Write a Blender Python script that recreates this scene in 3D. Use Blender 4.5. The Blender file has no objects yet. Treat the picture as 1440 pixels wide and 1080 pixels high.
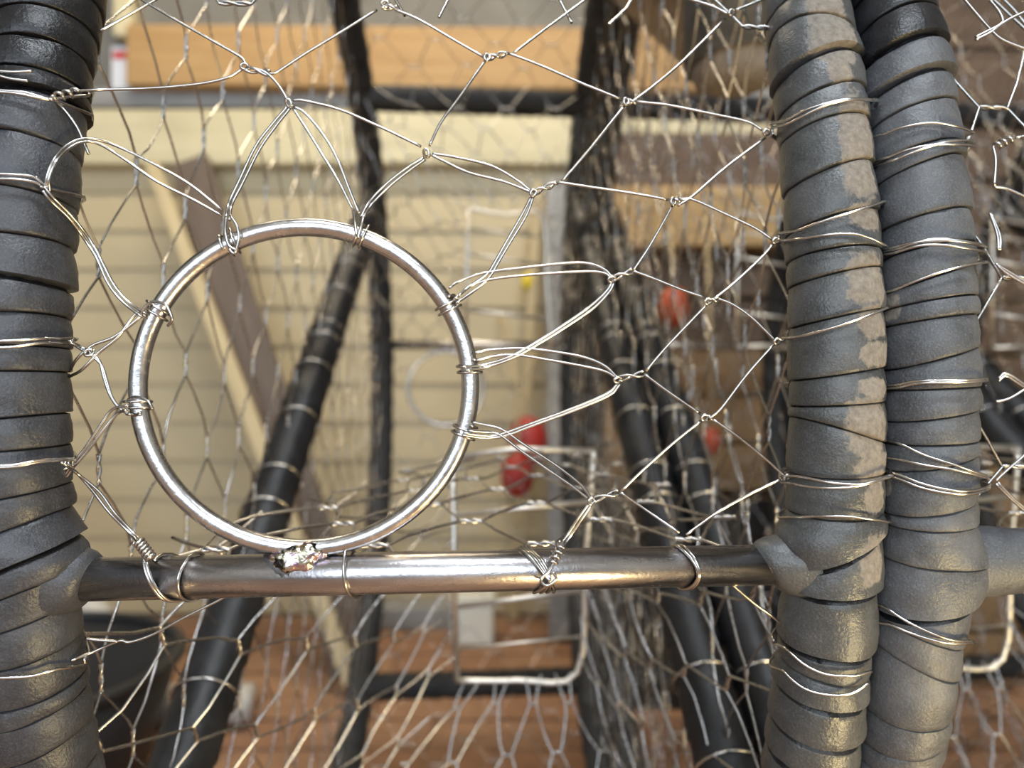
import bpy, math, random
from mathutils import Vector, noise
random.seed(7)
pi = math.pi
sc = bpy.context.scene
C = sc.collection

# ------------------------------------------------------------------ camera, light
H = 0.55                 # lens height above the floor
FP = 1085.0              # focal length in pixels of a 1440 px wide frame
cam_d = bpy.data.cameras.new('camera')
cam = bpy.data.objects.new('camera', cam_d); C.objects.link(cam)
cam.location = (0, 0, H); cam.rotation_euler = (pi/2, 0, 0)
cam_d.sensor_width = 36.0; cam_d.lens = 36.0*FP/1440.0
cam_d.clip_start = 0.01; cam_d.clip_end = 50
cam_d.dof.use_dof = True; cam_d.dof.focus_distance = 0.268; cam_d.dof.aperture_fstop = 27.1/4.0
sc.camera = cam

w = bpy.data.worlds.new('daylight'); sc.world = w; w.use_nodes = True
bgn = w.node_tree.nodes['Background']
bgn.inputs[0].default_value = (0.80, 0.90, 1.0, 1); bgn.inputs[1].default_value = 0.27

def area(name, loc, rot, sx, sy, power, col):
    l = bpy.data.lights.new(name, 'AREA'); l.shape = 'RECTANGLE'; l.size = sx; l.size_y = sy
    l.energy = power; l.color = col
    o = bpy.data.objects.new(name, l); C.objects.link(o); o.location = loc; o.rotation_euler = rot
    return o
# tubes of the two ceiling fittings (bodies built further down)
LAMPS = [(-0.25, 1.15, 2.34, 16, (1.0, 0.83, 0.57)), (0.35, -0.45, 2.34, 20, (0.84, 0.92, 1.0))]
for i, (x, y, z, p, c) in enumerate(LAMPS):
    area('ceiling_tube_light', (x, y, z-0.075), (0, 0, 0), 1.2, 0.12, p, c)
# daylight from the open front of the shed, and the warm work lamp standing on the floor behind the lens
area('doorway_daylight', (0.0, -2.15, 1.40), (pi/2, 0, 0), 3.8, 1.6, 52, (0.80, 0.90, 1.0))
WLAMP = Vector((0.50, -0.16, 0.13))
area('work_lamp_light', tuple(WLAMP+Vector((-.02, .05, .0))), (math.radians(100), 0, math.radians(38)), .20, .14, 3.6, (1.0, .79, .40))
sc.view_settings.view_transform = 'Standard'; sc.view_settings.look = 'None'
sc.view_settings.gamma = 1.0; sc.view_settings.use_curve_mapping = False
sc.view_settings.exposure = 0.64

# ------------------------------------------------------------------ helpers
def P(px, py, Y):
    return Vector(((px-720)/FP*Y, Y, H-(py-540)/FP*Y))

class MB:
    def __init__(s): s.v = []; s.f = []
    def add(s, vs, fs):
        b = len(s.v); s.v += [tuple(v) for v in vs]; s.f += [tuple(i+b for i in f) for f in fs]
    def box(s, x0, x1, y0, y1, z0, z1):
        s.add([(x0,y0,z0),(x1,y0,z0),(x1,y1,z0),(x0,y1,z0),(x0,y0,z1),(x1,y0,z1),(x1,y1,z1),(x0,y1,z1)],
              [(0,3,2,1),(4,5,6,7),(0,1,5,4),(1,2,6,5),(2,3,7,6),(3,0,4,7)])
    def tube(s, pts, r, n=8, closed=False, cap=True):
        pts = [Vector(p) for p in pts]; m = len(pts)
        rs = r if isinstance(r, (list, tuple)) else [r]*m
        T = []
        for i in range(m):
            a = pts[(i-1) % m] if (closed or i > 0) else pts[i]
            b = pts[(i+1) % m] if (closed or i < m-1) else pts[i]
            t = (b-a); T.append(t.normalized() if t.length > 1e-9 else Vector((0,0,1)))
        up = Vector((0,0,1)) if abs(T[0].z) < .9 else Vector((1,0,0))
        nrm = (up - T[0]*up.dot(T[0])).normalized()
        vs = []
        for i in range(m):
            nrm = nrm - T[i]*nrm.dot(T[i])
            if nrm.length < 1e-6: nrm = T[i].orthogonal()
            nrm.normalize(); bn = T[i].cross(nrm)
            for k in range(n):
                a = 2*pi*k/n
                vs.append(pts[i] + (nrm*math.cos(a)+bn*math.sin(a))*rs[i])
        fs = []
        for i in range(m if closed else m-1):
            j = (i+1) % m
            for k in range(n):
                fs.append((i*n+k, i*n+(k+1) % n, j*n+(k+1) % n, j*n+k))
        if cap and not closed:
            fs.append(tuple(range(n))[::-1]); fs.append(tuple((m-1)*n+k for k in range(n)))
        s.add(vs, fs)
    def mesh(s, name, mt, smooth=True):
        me = bpy.data.meshes.new(name); me.from_pydata(s.v, [], s.f)
        if smooth: me.polygons.foreach_set('use_smooth', [True]*len(me.polygons))
        me.materials.append(mt); me.update()
        return me

def link(name, me, parent=None, label=None, kind=None):
    o = bpy.data.objects.new(name, me); C.objects.link(o)
    if parent is not None:
        o.parent = parent
        base = parent.get('_b')
    if label: o['label'] = label
    if kind: o['kind'] = kind
    return o
def offs(o, parent):         # meshes are written in world space; cancel the parent's translation
    t = Vector((0,0,0)); p = parent
    while p is not None:
        t += p.location; p = p.parent
    o.location = -t
def part(name, me, parent, label=None, kind=None):
    o = link(name, me, parent, label, kind); offs(o, parent); return o
def thing(name, label, cat, loc, group=None):
    o = bpy.data.objects.new(name, None); C.objects.link(o); o.location = loc
    o.empty_display_size = .05
    o['label'] = label; o['category'] = cat
    if group: o['group'] = group
    return o
def tag(o, label, cat, group=None):
    o['label'] = label; o['category'] = cat
    if group: o['group'] = group
    return o
def bevel(o, wd, seg=2):
    m = o.modifiers.new('bevel', 'BEVEL'); m.width = wd; m.segments = seg; m.limit_method = 'ANGLE'
    return o
def spline(pts, sub=6):
    pts = [Vector(p) for p in pts]
    if len(pts) < 3: 
        return [pts[0].lerp(pts[-1], i/3) for i in range(4)]
    q = [pts[0]*2-pts[1]] + pts + [pts[-1]*2-pts[-2]]
    out = []
    for i in range(1, len(q)-2):
        a, b, c, d = q[i-1:i+3]
        for k in range(sub):
            t = k/sub
            out.append(0.5*((2*b)+(c-a)*t+(2*a-5*b+4*c-d)*t*t+(3*b-a-3*c+d)*t**3))
    out.append(pts[-1]); return out

# ------------------------------------------------------------------ materials
def mat(name, col=(.5,.5,.5), rough=.5, metal=0.0):
    m = bpy.data.materials.new(name); m.use_nodes = True
    b = m.node_tree.nodes['Principled BSDF']
    b.inputs['Base Color'].default_value = (*col, 1); b.inputs['Roughness'].default_value = rough
    b.inputs['Metallic'].default_value = metal
    return m, m.node_tree, b
def tex(nt, scale, detail=4, rough=.6, vec=None, dist=0):
    n = nt.nodes.new('ShaderNodeTexNoise'); n.inputs['Scale'].default_value = scale
    n.inputs['Detail'].default_value = detail; n.inputs['Roughness'].default_value = rough
    n.inputs['Distortion'].default_value = dist
    if vec: nt.links.new(vec, n.inputs['Vector'])
    return n.outputs['Fac']
def geo(nt, scale=(1,1,1), space='Object'):
    t = nt.nodes.new('ShaderNodeTexCoord'); m = nt.nodes.new('ShaderNodeMapping')
    m.inputs['Scale'].default_value = scale
    nt.links.new(t.outputs[space], m.inputs['Vector']); return m.outputs['Vector']
def ramp(nt, fac, stops):
    r = nt.nodes.new('ShaderNodeValToRGB'); e = r.color_ramp.elements
    while len(e) < len(stops): e.new(.5)
    for i, (p, c) in enumerate(stops): e[i].position = p; e[i].color = (*c, 1)
    nt.links.new(fac, r.inputs['Fac']); return r.outputs['Color']
def rng(nt, fac, lo, hi, a=0, b=1):
    r = nt.nodes.new('ShaderNodeMapRange')
    r.inputs['From Min'].default_value = a; r.inputs['From Max'].default_value = b
    r.inputs['To Min'].default_value = lo; r.inputs['To Max'].default_value = hi
    nt.links.new(fac, r.inputs['Value']); return r.outputs['Result']
def bump(nt, b, h, strength, dist):
    n = nt.nodes.new('ShaderNodeBump'); n.inputs['Strength'].default_value = strength
    n.inputs['Distance'].default_value = dist
    nt.links.new(h, n.inputs['Height']); nt.links.new(n.outputs['Normal'], b.inputs['Normal'])
def mix(nt, fac, a, b):
    n = nt.nodes.new('ShaderNodeMix'); n.data_type = 'RGBA'
    nt.links.new(fac, n.inputs['Factor'])
    for s, v in ((n.inputs[6], a), (n.inputs[7], b)):
        if isinstance(v, tuple): s.default_value = (*v, 1)
        else: nt.links.new(v, s)
    return n.outputs[2]

def rubber(name, c0, c1, r0, r1, mud=False, spec=.5):
    m, nt, b = mat(name); b.inputs['Specular IOR Level'].default_value = spec
    v = geo(nt)
    f = tex(nt, 55, 6, .7, v)
    f2 = tex(nt, 900, 3, .6, v)
    sp = tex(nt, 1500, 2, .7, v); scr = tex(nt, 1.0, 4, .7, geo(nt, (60, 60, 420)), .4)
    big = tex(nt, 22, 3, .5, v, .6)
    col = ramp(nt, f, [(.30, c0), (.72, c1)])
    col = mix(nt, rng(nt, sp, 0, .45, .50, .72), col, tuple(min(1, x*2.0) for x in c1))
    col = mix(nt, rng(nt, scr, 0, .5, .60, .74), col, tuple(x*.45 for x in c0))
    dust = rng(nt, big, 0, .5, .50, .78)
    col = mix(nt, dust, col, tuple(min(1, x*1.9) for x in c1))
    if mud:
        a = nt.nodes.new('ShaderNodeAttribute'); a.attribute_name = 'mud'
        ad = nt.nodes.new('ShaderNodeMath'); ad.operation = 'ADD'
        nt.links.new(a.outputs['Fac'], ad.inputs[0]); nt.links.new(rng(nt, tex(nt, 260, 5, .75, v), -.32, .32, .25, .75), ad.inputs[1])
        mk = rng(nt, ad.outputs[0], 0, .92, .42, .60)
        mc = ramp(nt, tex(nt, 420, 4, .7, v), [(.3, (.14, .12, .098)), (.75, (.29, .25, .205))])
        col = mix(nt, mk, col, mc)
        rr = nt.nodes.new('ShaderNodeMath'); rr.operation = 'MAXIMUM'
        nt.links.new(rng(nt, f, r0, r1, .3, .75), rr.inputs[0]); nt.links.new(mk, rr.inputs[1])
        nt.links.new(rr.outputs[0], b.inputs['Roughness'])
    else:
        nt.links.new(rng(nt, f, r0, r1, .3, .75), b.inputs['Roughness'])
    nt.links.new(col, b.inputs['Base Color'])
    hm = nt.nodes.new('ShaderNodeMath'); hm.operation = 'ADD'
    nt.links.new(f2, hm.inputs[0]); nt.links.new(rng(nt, f, 0, 1.6), hm.inputs[1])
    bump(nt, b, hm.outputs[0], .38, .0007)
    return m
M_rub = rubber('worn_rubber', (.022,.023,.028), (.052,.054,.062), .30, .55)
M_rubA = rubber('muddy_rubber', (.036,.038,.040), (.078,.079,.078), .24, .48, True)
M_rubB = rubber('dusty_rubber', (.044,.046,.051), (.095,.097,.102), .36, .60, True)
M_core = rubber('dark_rubber', (.012,.012,.013), (.034,.034,.036), .45, .70, False, .3)
M_tape = rubber('black_tape', (.006,.006,.007), (.016,.016,.018), .26, .44, False, .4)

def steel(name, c0, c1, r0, r1, scale, stretch=(1,1,1), pits=False):
    m, nt, b = mat(name, metal=1.0)
    v = geo(nt, stretch)
    f = tex(nt, scale, 5, .65, v)
    col = ramp(nt, f, [(.3, c0), (.7, c1)])
    nt.links.new(rng(nt, f, r0, r1, .3, .7), b.inputs['Roughness'])
    if pits:
        p = rng(nt, tex(nt, 700, 3, .6, geo(nt)), 0, 1, .70, .76)
        col = mix(nt, p, col, (.08,.075,.075))
        bump(nt, b, tex(nt, 500, 4, .7, geo(nt)), .25, .0005)
    nt.links.new(col, b.inputs['Base Color'])
    return m
M_wire = steel('stainless_wire', (.40,.385,.37), (.62,.60,.58), .16, .28, 120)
M_net = steel('dull_mesh_wire', (.37,.36,.35), (.62,.61,.60), .20, .34, 40)
M_ring = steel('polished_ring_steel', (.50,.50,.51), (.68,.67,.66), .16, .30, 200, (1,1,1), True)
M_bar = steel('brushed_bar_steel', (.36,.345,.36), (.60,.58,.58), .18, .32, 160, (.12,1,1), True)
M_gate = steel('pale_gate_wire', (.60,.58,.54), (.82,.79,.74), .35, .5, 60)

def weldmat():
    m, nt, b = mat('heat_tinted_weld', metal=1.0, rough=.18)
    f = tex(nt, 230, 2, .5, geo(nt), .8)
    col = ramp(nt, f, [(.38,(.05,.045,.04)),(.47,(.50,.45,.33)),(.53,(.66,.60,.50)),(.58,(.55,.34,.42)),(.62,(.34,.36,.55)),(.68,(.60,.55,.36))])
    nt.links.new(col, b.inputs['Base Color']); bump(nt, b, tex(nt, 700, 3, .6, geo(nt)), .45, .0006)
    return m
M_weld = weldmat()

def wood(name, dark, light, axis, rough=.6, gs=9):
    m, nt, b = mat(name, rough=rough)
    s = [gs*6]*3; s[axis] = gs*.5
    v = geo(nt, tuple(s))
    f = tex(nt, 1.0, 6, .65, v, .5)
    f2 = tex(nt, 3.0, 3, .5, geo(nt))
    col = ramp(nt, f, [(.28, dark), (.70, light)])
    kn = rng(nt, f2, 0, .45, .58, .75)
    col = mix(nt, kn, col, tuple(x*.62 for x in dark))
    nt.links.new(col, b.inputs['Base Color']); bump(nt, b, f, .3, .002)
    return m
M_pine = wood('orange_pine', (.35,.20,.075), (.47,.30,.13), 0)
M_cream = wood('cream_board_wood', (.54,.48,.30), (.67,.60,.41), 0)
M_brown = wood('brown_timber', (.075,.045,.026), (.16,.10,.06), 0)
M_mid = wood('mid_brown_timber', (.20,.12,.055), (.32,.20,.10), 0)
M_brownz = wood('brown_plank_upright', (.085,.062,.05), (.15,.115,.095), 2)
M_tan = wood('tan_timber', (.42,.26,.10), (.62,.42,.20), 0)
M_tanz = wood('tan_lath_wood', (.40,.32,.18), (.58,.48,.30), 2)
M_grey = wood('grey_timber', (.20,.20,.20), (.33,.33,.33), 0)
M_log = wood('weathered_log', (.15,.125,.10), (.30,.25,.20), 2, .75, 30)
M_brace = wood('brown_brace_wood', (.20,.13,.07), (.36,.25,.14), 0, .7, 14)

def plain(name, col, rough, scale=8, amt=.25, metal=0):
    m, nt, b = mat(name, col, rough, metal)
    f = tex(nt, scale, 5, .6, geo(nt))
    nt.links.new(ramp(nt, f, [(.3, tuple(c*(1-amt) for c in col)), (.7, tuple(min(1, c*(1+amt)) for c in col))]), b.inputs['Base Color'])
    return m
M_scorch = plain('scorched_steel', (.06,.055,.055), .5, 400, .5, .5)
M_siding = plain('cream_siding_paint', (.50,.42,.265), .55, 5, .07)
M_upper = plain('grey_wall_panel', (.17,.165,.15), .8, 6, .2)
M_wallp = plain('painted_shed_wall', (.42,.39,.33), .8, 4, .1)
M_concrete = plain('mortar_bed', (.33,.20,.13), .9, 12, .2)
M_bricks = [plain('red_brick_%s' % n, c, .85, 30, .22) for n, c in (('rust', (.32,.18,.105)), ('warm', (.34,.195,.115)), ('deep', (.29,.155,.09)))]
M_orange = plain('orange_float_foam', (.45,.075,.03), .5, 20, .15)
M_red = plain('red_float_foam', (.38,.03,.025), .5, 20, .15)
M_hose = plain('pale_grey_hose', (.50,.48,.45), .45, 15, .12)
M_black = plain('black_plastic', (.018,.018,.020), .45, 10, .2)
M_white = plain('white_plastic', (.80,.82,.78), .45, 10, .08)
M_paper = plain('white_paper', (.75,.77,.82), .7, 10, .04)
M_rprint = plain('red_print', (.55,.05,.04), .7, 10, .05)
M_rope = plain('tan_cord', (.45,.36,.22), .9, 60, .2)
M_yellow = plain('yellow_plastic', (.72,.55,.04), .5, 20, .1)
def emit(name, col, s):
    m, nt, b = mat(name, col); b.inputs['Emission Color'].default_value = (*col, 1); b.inputs['Emission Strength'].default_value = s
    return m
M_tube = emit('lit_tube', (1.0,.95,.85), 4.0)

# ------------------------------------------------------------------ the shed
WY = 1.85
def struct(name, mb, mt, smooth=False):
    o = link(name, mb.mesh(name, mt, smooth)); o['kind'] = 'structure'; return o
mb = MB(); mb.box(-2.4, 2.4, -2.2, WY+.1, -.10, -.008); floor = struct('floor', mb, M_concrete)
floor['label'] = 'red brick paved floor of the shed'
# bricks near the part of the floor that shows
bm_ = []
for mt in M_bricks:
    b = MB(); b.box(-.098, .098, -.047, .047, -.05, 0); bm_.append(b.mesh('brick', mt, False))
j = 0; y = .60
while y < WY-.03:
    x = -1.25 + (.1 if j % 2 else 0)
    while x < 1.6:
        o = link('brick', random.choice(bm_), floor); o.location = (x, y, random.uniform(-.002, .001)); o.rotation_euler.z = random.uniform(-.012, .012)
        x += .2045
    y += .1025; j += 1
wall = MB(); wall.box(-2.4, 2.4, WY+.03, WY+.10, 0, 2.4); wall_back = struct('wall_back', wall, M_upper)
EXP = .092; z = 0.0
sid = MB()
sid.add([(-2.4,WY+.03,0),(2.4,WY+.03,0),(2.4,WY+.004,0),(-2.4,WY+.004,0),(-2.4,WY+.03,EXP+.01),(2.4,WY+.03,EXP+.01),(2.4,WY+.012,EXP+.01),(-2.4,WY+.012,EXP+.01)],
        [(0,1,2,3),(7,6,5,4),(3,2,6,7),(0,4,5,1),(1,5,6,2),(0,3,7,4)])
sid_me = sid.mesh('siding_board', M_siding, False)
while z < 1.06:
    o = link('siding_board', sid_me, wall_back); o.location = (0, 0, z); z += EXP
mb = MB(); mb.box(-2.4, -2.3, -2.2, WY+.03, 0, 2.4); struct('wall_left', mb, M_wallp)
mb = MB(); mb.box(2.3, 2.4, -2.2, WY+.03, 0, 2.4); struct('wall_right', mb, M_wallp)
mb = MB(); mb.box(-2.4, 2.4, -2.2, WY+.10, 2.4, 2.5); struct('ceiling', mb, M_wallp)

# lamps
for i, (x, y, z, p, c) in enumerate(LAMPS):
    t = thing('ceiling_lamp', ['white strip lamp on the ceiling above the crab pots', 'white strip lamp on the ceiling by the open front'][i], 'lamp', (x, y, z))
    b = MB(); b.box(x-.64, x+.64, y-.05, y+.05, z, 2.4); part('lamp_body', b.mesh('lamp_body', M_white, False), t)
    b = MB(); b.tube([(x-.6, y, z-.03), (x+.6, y, z-.03)], .014, 12); part('tube', b.mesh('tube', M_tube), t)
    b = MB()
    for s in (-1, 1): b.box(x+s*.62-.012, x+s*.62+.012, y-.02, y+.02, z-.05, z)
    part('tube_holder', b.mesh('tube_holder', M_white, False), t)

t = thing('work_lamp', 'small yellow work lamp standing on the floor', 'lamp', (WLAMP.x, WLAMP.y, 0))
b = MB(); b.box(WLAMP.x-.13, WLAMP.x+.13, WLAMP.y-.06, WLAMP.y+.0, WLAMP.z-.09, WLAMP.z+.09); bevel(part('housing', b.mesh('housing', M_yellow, False), t), .01)
b = MB(); b.tube([(WLAMP.x-.15, WLAMP.y-.03, WLAMP.z), (WLAMP.x-.15, WLAMP.y-.03, .012), (WLAMP.x-.15, WLAMP.y+.10, .012), (WLAMP.x+.15, WLAMP.y+.10, .012), (WLAMP.x+.15, WLAMP.y-.03, .012), (WLAMP.x+.15, WLAMP.y-.03, WLAMP.z)], .011, 10); part('stand', b.mesh('stand', M_black), t)

# boards fixed along the back wall
def board(name, x0, x1, y0, y1, z0, z1, mt, label, cat, rot=None, bev=.006):
    cx, cy, cz = (x0+x1)/2, (y0+y1)/2, (z0+z1)/2
    b = MB(); b.box(x0-cx, x1-cx, y0-cy, y1-cy, z0-cz, z1-cz)
    o = link(name, b.mesh(name, mt, False)); o.location = (cx, cy, cz)
    if rot: o.rotation_euler = rot
    bevel(o, bev); return tag(o, label, cat)
def zz(py, Y): return H-(py-540)/FP*Y
def xx(px, Y): return (px-720)/FP*Y
YB = WY-.05
board('wall_board', -2.3, 2.3, WY-.03, WY+.028, zz(231, WY-.03), zz(153, WY-.03), M_cream, 'pale cream board fixed along the wall above the siding', 'board')
board('pine_beam', xx(176, YB), xx(1000, YB), YB, WY+.028, zz(123, YB), zz(36, YB), M_pine, 'long orange pine beam fixed to the grey upper wall', 'beam', (0, math.radians(.5), 0))
board('grey_band', -2.3, 2.3, WY-.01, WY+.028, zz(152, WY), zz(125, WY), M_grey, 'dark grey rail between the pine beam and cream board', 'band')  # dark grey fill between the pine beam and the cream board
board('wall_stud', xx(148, YB), xx(178, YB)-.005, YB+.03, WY+.028, zz(42, YB), 2.3, M_cream, 'pale upright stud on the grey upper wall', 'stud')
t = thing('wall_notice', 'small white notice with a red heading beside the pine beam', 'notice', (xx(158, YB), WY-.005, zz(80, YB)))
b = MB(); b.box(xx(139, YB), xx(174, YB), WY+.008, WY+.028, zz(112, YB), zz(50, YB)); part('sheet', b.mesh('sheet', M_paper, False), t)
b = MB(); b.box(xx(142, YB), xx(172, YB), WY+.004, WY+.010, zz(68, YB), zz(58, YB)); part('red_heading', b.mesh('red_heading', M_rprint, False), t)

# ------------------------------------------------------------------ crab pots: one frame for all
R = 0.46
CL = Vector((-.1845, .722, H-.004))
A_ = Vector((.291, .026, 0)); D_ = Vector((-.0320, .9995, 0))
def L(a, y, z): return CL + A_*a + D_*y + Vector((0,0,z))
def F(a, ang, r=R): return L(a, -r*math.cos(ang), r*math.sin(ang))
_det = A_.x*D_.y - A_.y*D_.x
def inv(p):
    q = p-CL; return ((q.x*D_.y-q.y*D_.x)/_det, (A_.x*q.y-A_.y*q.x)/_det, q.z)
RH = .0185                                # rubber covered hoop radius
PITCH = Vector((.326, .027, 0))           # step from one pot to the next
bars_deg = [-8, 56, 126, 172, -124, -54]

def hoop_mesh(name, mt, core):
    mb = MB(); n = 360; k = 16; vs = []; fs = []
    for i in range(n):
        ang = 2*pi*i/n; near = abs((ang+pi) % (2*pi)-pi) < math.radians(23)
        c = F(0, ang, R); er = (F(0, ang, R+1)-c).normalized(); ex = A_.normalized()
        saw = ((i*1.37/6.0) % 1.0)
        r0 = .0150 if (core and near) else .0165+.0022*saw+.0006*noise.noise((i*.3, 0, 0))
        for q in range(k):
            a = 2*pi*q/k; vs.append(c+(er*math.cos(a)+ex*math.sin(a))*r0)
    for i in range(n):
        for q in range(k):
            fs.append((i*k+q, i*k+(q+1) % k, ((i+1) % n)*k+(q+1) % k, ((i+1) % n)*k+q))
    mb.add(vs, fs); return mb.mesh(name, mt)
ME_hoop_near = hoop_mesh('hoop', M_core, True); ME_hoop = hoop_mesh('hoop', M_core, False)

def ridged(p0, p1, r, step=.017, amp=.0016):
    p0, p1 = Vector(p0), Vector(p1); Lg = (p1-p0).length; pts = []; rs = []
    n = max(2, int(Lg/step))
    for i in range(n):
        for f, q in ((0.0, 0), (.93, 1)):
            pts.append(p0.lerp(p1, (i+f)/n)); rs.append(r+amp*q+random.uniform(-.0004, .0004))
    pts.append(p1); rs.append(r); return pts, rs
def bar_mesh(deg, a0=0.0, a1=1.0):
    mb = MB(); g = math.radians(deg); pts, rs = ridged(F(a0, g), F(a1, g), .0160); mb.tube(pts, rs, 14); return mb.mesh('crossbar', M_core)
ME_bars = {d: bar_mesh(d) for d in bars_deg if d not in (-8, 172)}
mb = MB(); mb.tube([F(0, math.radians(172)), F(1, math.radians(172))], .0070, 16); ME_farbar = mb.mesh('crossbar', M_bar)
mb = MB(); mb.tube([F(0, math.radians(-8)), F(1, math.radians(-8))], .0075, 32); ME_nearbar = mb.mesh('crossbar', M_bar)

def strut_mesh(a):
    mb = MB(); g1 = math.radians(180-36); g0 = math.radians(-32.5)
    pts, rs = ridged(F(a, g1), F(a, g0), .0162, .030, .0016); mb.tube(pts, rs, 18); return mb.mesh('disc_strut', M_tape)
ME_strut = strut_mesh(0.0)
ME_strutwire = []
for q in (.10,.19,.24,.27,.34,.42,.445,.50,.58,.66,.70,.78,.86,.92):     # wire turns round the strut
    c = F(0, math.radians(144)).lerp(F(0, math.radians(-32.5)), q); t = (F(0, math.radians(-32.5))-F(0, math.radians(144))).normalized()
    e1 = A_.normalized(); e2 = t.cross(e1)
    mb = MB(); mb.tube([c+(e1*math.cos(x*pi/9)+e2*math.sin(x*pi/9))*.0186+t*(.0022*x/18) for x in range(19)], .0008, 5)
    ME_strutwire.append(mb.mesh('wire_turn', M_wire))

# wire netting: hexagonal weave with short twisted joints
def net(fn, ulo, uhi, vlo, vhi, du, dv, r=.00062, h=.006, inside=None, jit=.003, mt=None, name='wire_mesh', seed=1):
    rd = random.Random(seed); mb = MB()
    nj = int((vhi-vlo)/dv)+3; ni = int((uhi-ulo)/du)+3
    K = {}
    for j in range(-1, nj):
        for i in range(-1, ni):
            u = ulo+(i+(.5 if j % 2 else 0))*du+rd.uniform(-jit, jit); v = vlo+j*dv+rd.uniform(-jit, jit)
            K[i, j] = (u, v, rd.uniform(-.002, .002))
    ins = inside or (lambda u, v: ulo <= u <= uhi and vlo <= v <= vhi)
    def cl(u, v):
        return u, v
    for (i, j), (u, v, d) in K.items():
        ok = ins(u, v)
        if ok:                             # twisted joint
            p0 = fn(u-h, v); p1 = fn(u+h, v); t = (p1-p0).normalized(); e1 = t.orthogonal().normalized(); e2 = t.cross(e1)
            for ph in (0, pi):
                mb.tube([p0.lerp(p1, q/5)+(e1*math.cos(ph+q*1.25)+e2*math.sin(ph+q*1.25))*r for q in range(6)], r, 4, cap=False)
        s = 1 if j % 2 else 0
        for dj in (-1, 1):
            nb = (i+s, j+dj)
            if nb not in K: continue
            u2, v2, d2 = K[nb]
            ok2 = ins(u2, v2)
            if not (ok or ok2): continue
            a = (u+h, v); b = (u2-h, v2)
            if not (ok and ok2):           # shorten to the edge of the panel
                lo, hi = (0, 1)
                for _ in range(12):
                    md = (lo+hi)/2; uu = a[0]+(b[0]-a[0])*md; vv = a[1]+(b[1]-a[1])*md
                    if ins(uu, vv) == ok: lo = md
                    else: hi = md
                e = (a[0]+(b[0]-a[0])*lo, a[1]+(b[1]-a[1])*lo)
                if ok: b = e
                else: a = e
            pa, pb = fn(*a), fn(*b); ln = (pb-pa).length
            if ln < .004: continue
            o = Vector((rd.uniform(-1,1), rd.uniform(-1,1), rd.uniform(-1,1)))*ln*.05
            mb.tube([pa, pa.lerp(pb, .3)+o, pa.lerp(pb, .7)+o*.7, pb], r, 4, cap=False)
    return mb.mesh(name, mt or M_net)
WID = A_.length
def disc_fn(u, v): return L(0, v, u)
def in_disc(u, v): return u*u+v*v < (R-.003)**2
ME_disc = [net(disc_fn, -R, R, -R, R, .086, .030, inside=in_disc, seed=3), net(disc_fn, -R+.013, R, -R+.011, R, .086, .030, inside=in_disc, seed=11)]
def rim_fn(u, v): return F(u/WID, v/R, R)
def rim(d0, d1, seed, inside=None):
    g0, g1 = math.radians(d0)*R, math.radians(d1)*R
    f = None
    if inside: f = lambda u, v: 0 <= u <= WID and g0 <= v <= g1 and inside(u, v)
    return net(rim_fn, 0, WID, g0, g1, .068, .036, inside=f, seed=seed)
CR = (.104, .0613+.0)                      # escape ring centre across, and arc offset from the bar
def out_ring(u, v):                       # far panel, seen half a turn round
    return (u-CR[0])**2+(v-(math.radians(172)*R+.064))**2 > .061**2
ME_rims = [rim(18.5, 57, 21), rim(57, 123, 22), rim(172, 237, 23, out_ring), rim(237, 303, 24)]
ME_rim_b = rim(-8, 57, 25)

# funnel entrance and its gate, in pot coordinates
GY = .56
gate_px = [(636, 643), (835, 634), (812, 945), (642, 957)]
G4 = [inv(P(px, py, GY)) for px, py in gate_px]          # top left, top right, bottom right, bottom left
def flip(q): return (q[0], -q[1], -q[2])
def Ft(a, deg): g = math.radians(deg); return (a, -R*math.cos(g), R*math.sin(g))
def patch(q0, q1, q2, q3, S):
    # u runs along q0->q1 (outer edge) and v from the outer edge inward
    W0 = [Vector(L(*S(q))) for q in (q0, q1, q2, q3)]
    lu = max((W0[1]-W0[0]).length, (W0[2]-W0[3]).length); lv = ((W0[3]-W0[0]).length+(W0[2]-W0[1]).length)/2
    def fn(u, v):
        s, t = u/lu, v/lv
        return (W0[0]*(1-s)+W0[1]*s)*(1-t)+(W0[3]*(1-s)+W0[2]*s)*t
    return fn, lu, lv
ident = lambda q: q
ME_tunnel = []
for S, sd in ((ident, 40), (flip, 50)):
    row = []
    for k, (q0, q1, q2, q3) in enumerate(((Ft(0,-8), Ft(1,-8), G4[1], G4[0]), (Ft(0,-57), Ft(0,-8), G4[0], G4[3]), (Ft(1,-8), Ft(1,-57), G4[2], G4[1]), (Ft(1,-57), Ft(0,-57), G4[3], G4[2]))):
        fn, lu, lv = patch(q0, q1, q2, q3, S)
        row.append(net(fn, 0, lu, 0, lv, .072, .040, r=.00075, seed=sd+k, name='tunnel_mesh'))
    mb = MB()
    g = [Vector(L(*S(q))) for q in G4]
    mb.tube(spline([g[1]+Vector((0,0,0)), g[1].lerp(g[2], .5), g[2], g[2].lerp(g[3], .5)+Vector((0,0,-.003)), g[3]], 4), .0022, 8)
    mb.tube([g[0], g[0].lerp(g[1], .45)+Vector((0,0,.004)), g[1]], .0022, 8)
    mb.tube([g[0], g[3]], .0022, 8)
    ga = mb.mesh('tunnel_eye', M_gate)
    row.append(ga)
    for f, f2, rr in ((.26, .23, .0020), (.67, .63, .0020), (.86, .84, .0010)):
        mb = MB(); mb.tube([g[0].lerp(g[3], f), g[1].lerp(g[2], f2)], rr, 8); row.append(mb.mesh('gate_rod', M_gate))
    ME_tunnel.append(row)

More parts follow.
